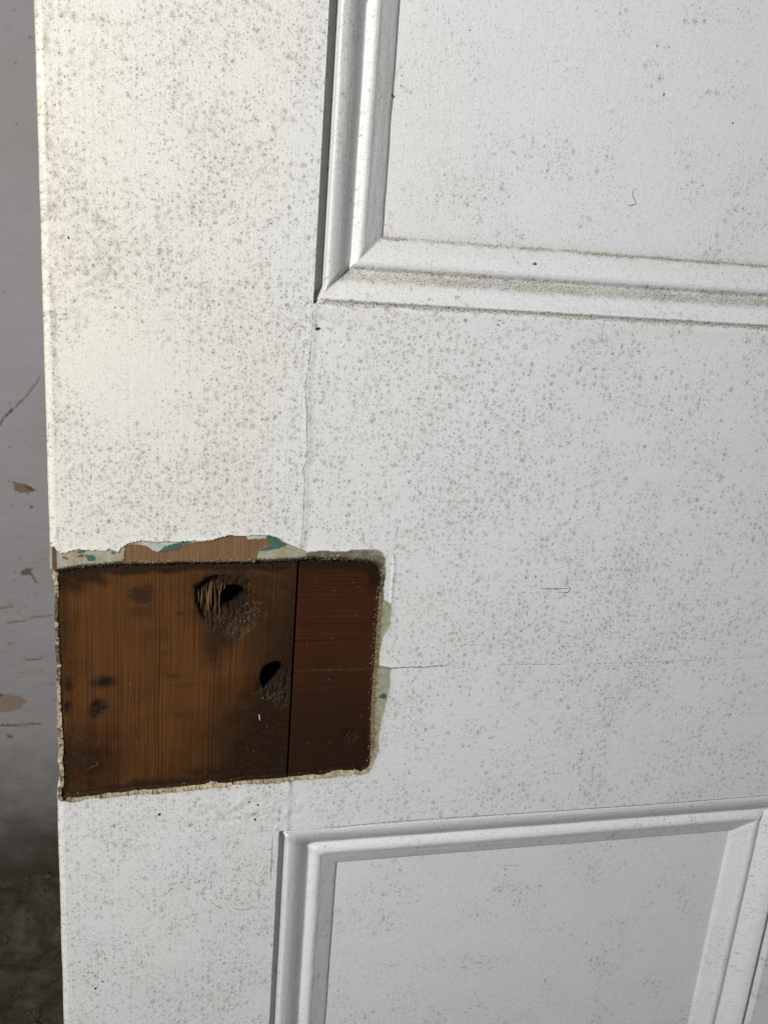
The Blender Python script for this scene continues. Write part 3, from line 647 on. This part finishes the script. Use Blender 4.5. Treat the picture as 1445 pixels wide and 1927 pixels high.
def along(pts, n, spread, dep, r0=.12, r1=.45):
    P = poly(pts, dep); L = np.hypot(*(P[1:] - P[:-1]).T); c = np.concatenate([[0], np.cumsum(L)]); out = []
    for _ in range(n):
        s = RNG.random() * c[-1]; k = min(np.searchsorted(c, s) - 1, len(L) - 1); k = max(k, 0); t = (s - c[k]) / L[k]
        q = P[k] + (P[k + 1] - P[k]) * t + RNG.normal(0, spread * mm, 2); out.append((q[0], q[1], r0 + (r1 - r0) * RNG.random() ** 2.2))
    return out
M_CS = plain('sandy_plaster_crumb', (.43, .37, .25, 1)); M_CG = plain('grey_green_crumb', (.145, .145, .105, 1)); M_CD = plain('dark_dirt_crumb', (.045, .036, .024, 1)); M_CW = plain('white_dust_crumb', (.72, .72, .66, 1))
bot = [(120, 1505), (211, 1497), (290, 1490), (382, 1482), (460, 1475), (539, 1468), (610, 1463), (692, 1453)]
top = [(108, 1070), (180, 1062), (238, 1058), (340, 1054), (455, 1053), (560, 1051), (640, 1052), (712, 1052)]
rgt = [(718, 1075), (713, 1127), (708, 1190), (703, 1253), (702, 1335), (700, 1400), (697, 1440)]
lft = [(103, 1090), (104, 1200), (108, 1300), (113, 1400), (114, 1500)]
crumbs('plaster_crumb', along(bot, 260, .6, .001, .10, .5) + along(top, 130, .5, .001, .12, .4) + along([(620, 1046), (715, 1044), (722, 1060), (721, 1110)], 90, .5, .0005, .15, .5) + along(lft, 160, .5, .002, .1, .3) + along(rgt, 160, .8, .001), M_CS, st)
crumbs('paint_crumb', along(top, 420, .7, .0015) + along(rgt, 160, .9, .0015) + along([(430, 1190), (470, 1165), (480, 1140)], 160, 2.2, .004, .1, .4) + along([(495, 1308), (520, 1318), (535, 1300)], 90, 1.3, .004, .1, .35), M_CG, st)
crumbs('dirt_crumb', along(top, 420, .9, .003) + along(rgt, 200, .6, .003, .1, .35) + along([(385, 1085), (410, 1080), (455, 1085)], 120, 1.5, .004, .1, .35) + along([(370, 1160), (400, 1175), (420, 1200)], 90, 1.4, .004, .1, .35)
       + along([(180, 1328), (190, 1340)], 30, 1.4, .004, .1, .35) + along([(650, 1385), (668, 1385)], 40, 1.8, .004, .1, .35), M_CD, st)
crumbs('dust_crumb', along(top, 60, .4, .0010, .08, .3) + [(*uv(RNG.uniform(120, 690), RNG.uniform(1080, 1440), .004), RNG.uniform(.04, .09)) for _ in range(70)]
       + [(*uv(a, b, .004), .22) for a, b in ((417, 1179), (421, 1174), (466, 1138), (504, 1306))], M_CW, st)

# ------------------------------------------------------------------ wall and floor behind the door
YW = 0.84 * 1.0
YW = 0.842
def wall_uv(px, py): return uv(px, py, YW)
def wall_mat():
    m = NT('grey_painted_plaster'); P = m.flat()
    c = m.mix(m.ss(.3, .7, m.noise(P, 6, 4.)), (.535, .522, .54, 1), (.49, .475, .485, 1))
    sp = m.n('ShaderNodeSeparateXYZ'); m.put(sp.inputs[0], m.pos())
    streak = m.noise(m.scale(P, (.25, 1, 0)), 90, 4., .65)
    c = m.mix(m.math('MULTIPLY', m.ss(.52, .76, streak, 0., .30), m.ss(.55, .15, sp.outputs[2], .25, 1.)), c, (.26, .24, .215, 1))
    low = m.math('MULTIPLY_ADD', m.noise(P, 14, 5., .6), .22, sp.outputs[2])
    c = m.mix(m.ss(.41, .13, low, 0., .97), c, (.080, .066, .044, 1))
    c = m.mix(m.ss(.10, .0, m.math('MULTIPLY_ADD', m.noise(P, 30, 5., .7), .09, sp.outputs[2])), c, (.075, .062, .040, 1))
    d, col = m.vor(m.add(P, m.scale(m.noise(P, 300, 1., out=1), (.004, .004, 0))), 45.); r = m.rgb(col)
    c = m.mix(m.math('MULTIPLY', m.ss(.10, .03, d), m.ss(.85, .9, r[0], 0., .6)), c, (.16, .14, .12, 1))
    ch = m.attr('chip', 0); ca = m.attr('chipped')
    c = m.mix(ca, c, ch)
    m.put(m.b.inputs['Base Color'], c); m.b.inputs['Roughness'].default_value = .62
    m.put(m.b.inputs['Normal'], m.bump(m.noise(P, 160, 5., .6), .35, .0015)); return m.m
wx = lines([(-1.2, -.36, .06), (-.36, -.21, .003), (-.21, -.055, .0011), (-.055, .02, .003), (.02, 2.4, .08)]); wz = lines([(-.004, 1.16, .0013), (1.16, 1.30, .0026), (1.30, 2.6, .08)])
WX, WZ = np.meshgrid(wx, wz, indexing='ij'); wn = fbm(WX * 6, WZ * 6, 4, 5) * .0022 + fbm(WX * 60, WZ * 90, 3, 6) * .00035
chip = np.zeros(WX.shape + (3,)); cha = np.zeros_like(WX)
jn1 = .0035 * fbm(WX * 160, WZ * 160, 3, 7); jn2 = .003 * fbm(WX * 160, WZ * 160, 3, 8)
def wchip(pts, colr, depth=.0008, a=1.):
    q = np.array([wall_uv(*p) for p in pts]); 
    m_ = .006; bx = (WX > q[:, 0].min() - m_) & (WX < q[:, 0].max() + m_) & (WZ > q[:, 1].min() - m_) & (WZ < q[:, 1].max() + m_)
    x_ = WX[bx] + jn1[bx] * .6; z_ = WZ[bx] + jn2[bx] * .6
    sd_ = np.where(inside(q, x_, z_), 1, -1) * segdist(q, x_, z_); k = sst(-.0011, .0014, sd_ + .0012 * fbm(x_ * 400, z_ * 400, 3, 9))
    o_ = cha[bx]; nw = np.maximum(o_, k * a); cm = chip[bx]; wgt = (k > .02)[:, None]
    cm = np.where(wgt & ((o_ < .5)[:, None] | (k > .5)[:, None]), np.array(colr) * 1.75, cm); chip[bx] = cm; cha[bx] = nw
    wn[bx] -= k * depth
wchip([(26, 912), (34, 908), (52, 913), (68, 923), (58, 924), (52, 932), (44, 929), (34, 929), (26, 924)], (.17, .125, .085))
wchip([(48, 912), (70, 924), (62, 927), (50, 922)], (.09, .065, .045)); wchip([(14, 908), (30, 909), (30, 912)], (.12, .1, .08))
wchip([(56, 953), (66, 954), (60, 957)], (.09, .08, .07))
wchip([(36, 1080), (48, 1070), (62, 1071), (58, 1076), (66, 1088), (72, 1100), (66, 1097), (60, 1086), (50, 1083), (44, 1084)], (.12, .10, .07))
wchip([(0, 1306), (14, 1308), (26, 1312), (40, 1312), (50, 1324), (38, 1336), (20, 1342), (0, 1342)], (.235, .185, .145)); wchip([(0, 1306), (5, 1310), (0, 1318)], (.06, .05, .04))
wchip([(0, 1365), (40, 1364), (76, 1362), (78, 1365), (40, 1367), (0, 1369)], (.11, .085, .065)); wchip([(12, 1384), (24, 1382), (24, 1390), (14, 1390)], (.12, .11, .1))
wchip([(0, 795), (10, 783), (24, 768), (26, 772), (12, 786), (0, 801)], (.09, .08, .08)); wchip([(26, 768), (50, 742), (74, 708), (76, 712), (54, 744), (30, 770)], (.17, .155, .155), .0003)
wchip([(8, 52), (14, 50), (20, 56)], (.2, .19, .18), .0002); wchip([(52, 66), (64, 70), (54, 72)], (.2, .19, .18), .0002)
wchip([(58, 1164), (96, 1158), (97, 1161), (60, 1168)], (.19, .17, .16)); wchip([(12, 1172), (48, 1168), (50, 1172), (20, 1175)], (.18, .165, .155)); wchip([(0, 1144), (24, 1142), (22, 1146), (0, 1148)], (.18, .165, .155)); wchip([(44, 1243), (80, 1240), (82, 1243), (50, 1246)], (.19, .175, .165))
for _ in range(46):
    a = RNG.uniform(0, 118); b = RNG.uniform(1050, 1500); L = RNG.uniform(4, 26); hh = RNG.uniform(.8, 2.6)
    wchip([(a, b), (a + L * .5, b - hh), (a + L, b - 1), (a + L * .6, b + hh)], (.235, .22, .205), .0002)
V = np.stack([WX, YW - wn, WZ], -1).reshape(-1, 3); n1_, n2_ = WX.shape
def gridq(a, b):
    I_, J_ = np.meshgrid(np.arange(a - 1), np.arange(b - 1), indexing='ij'); q = (I_ * b + J_).ravel(); return np.stack([q, q + b, q + b + 1, q + 1], 1)
wall = mesh_obj('wall', V, gridq(n1_, n2_), wall_mat(), None, True, {'chip': chip.reshape(-1, 3), 'chipped': cha.ravel()})
wall['label'] = 'grey painted plaster wall with chips and scuffs seen left of the white door'; wall['category'] = 'wall'; wall['kind'] = 'thing'

def floor_mat():
    m = NT('dirty_brown_ground'); P = m.pos(); n = m.noise(P, 26, 6., .65); n2 = m.noise(P, 140, 5., .7)
    c = m.mix(m.ss(.35, .68, n), (.062, .048, .030, 1), (.145, .120, .080, 1)); c = m.mix(m.ss(.50, .72, n2, 0., .7), c, (.028, .022, .014, 1))
    c = m.mix(m.ss(.38, .28, n2, 0., .45), c, (.20, .175, .13, 1))
    m.put(m.b.inputs['Base Color'], c); m.b.inputs['Roughness'].default_value = .85
    m.put(m.b.inputs['Normal'], m.bump(n2, .6, .004)); return m.m
fx = lines([(-1.6, -.40, .08), (-.40, .05, .004), (.05, 2.6, .08)]); fy = lines([(-1.6, .05, .08), (.05, .86, .004)])
FX, FY = np.meshgrid(fx, fy, indexing='ij'); fz_ = .010 * fbm(FX * 14, FY * 14, 4, 9) + .004 * fbm(FX * 70, FY * 70, 3, 10) - .004
fz_ = fz_ + .034 * sst(.12, 0, YW - FY) * (1 + .6 * fbm(FX * 20, FY * 20, 3, 15))
fl = mesh_obj('ground', np.stack([FX, FY, fz_ - .004], -1).reshape(-1, 3), gridq(*FX.shape), floor_mat(), None, True); fl['kind'] = 'structure'

rub = []; rf = []
for k in range(420):
    x_ = RNG.uniform(-.36, .0); y_ = RNG.uniform(.25, .835); r_ = RNG.uniform(.0012, .0045) if k % 14 else RNG.uniform(.006, .012)
    i_ = min(np.searchsorted(fx, x_), len(fx) - 1); j_ = min(np.searchsorted(fy, y_), len(fy) - 1); zz = fz_[i_, j_] - .004 + r_ * .3
    bv = np.array([(1, 0, 0), (-1, 0, 0), (0, 1, 0), (0, -1, 0), (0, 0, .6), (0, 0, -.6)], float) * (1 + .7 * (RNG.random((6, 3)) - .5)) * r_
    o = len(rub); rub += [tuple(v + np.array([x_, y_, zz])) for v in bv]
    rf += [tuple(o + i for i in f) for f in ((0, 2, 4), (2, 1, 4), (1, 3, 4), (3, 0, 4), (2, 0, 5), (1, 2, 5), (3, 1, 5), (0, 3, 5))]
ru = mesh_obj('rubble', rub, rf, plain('dusty_rubble', (.16, .14, .10, 1), .9, 120, .9), None, False); ru['kind'] = 'stuff'
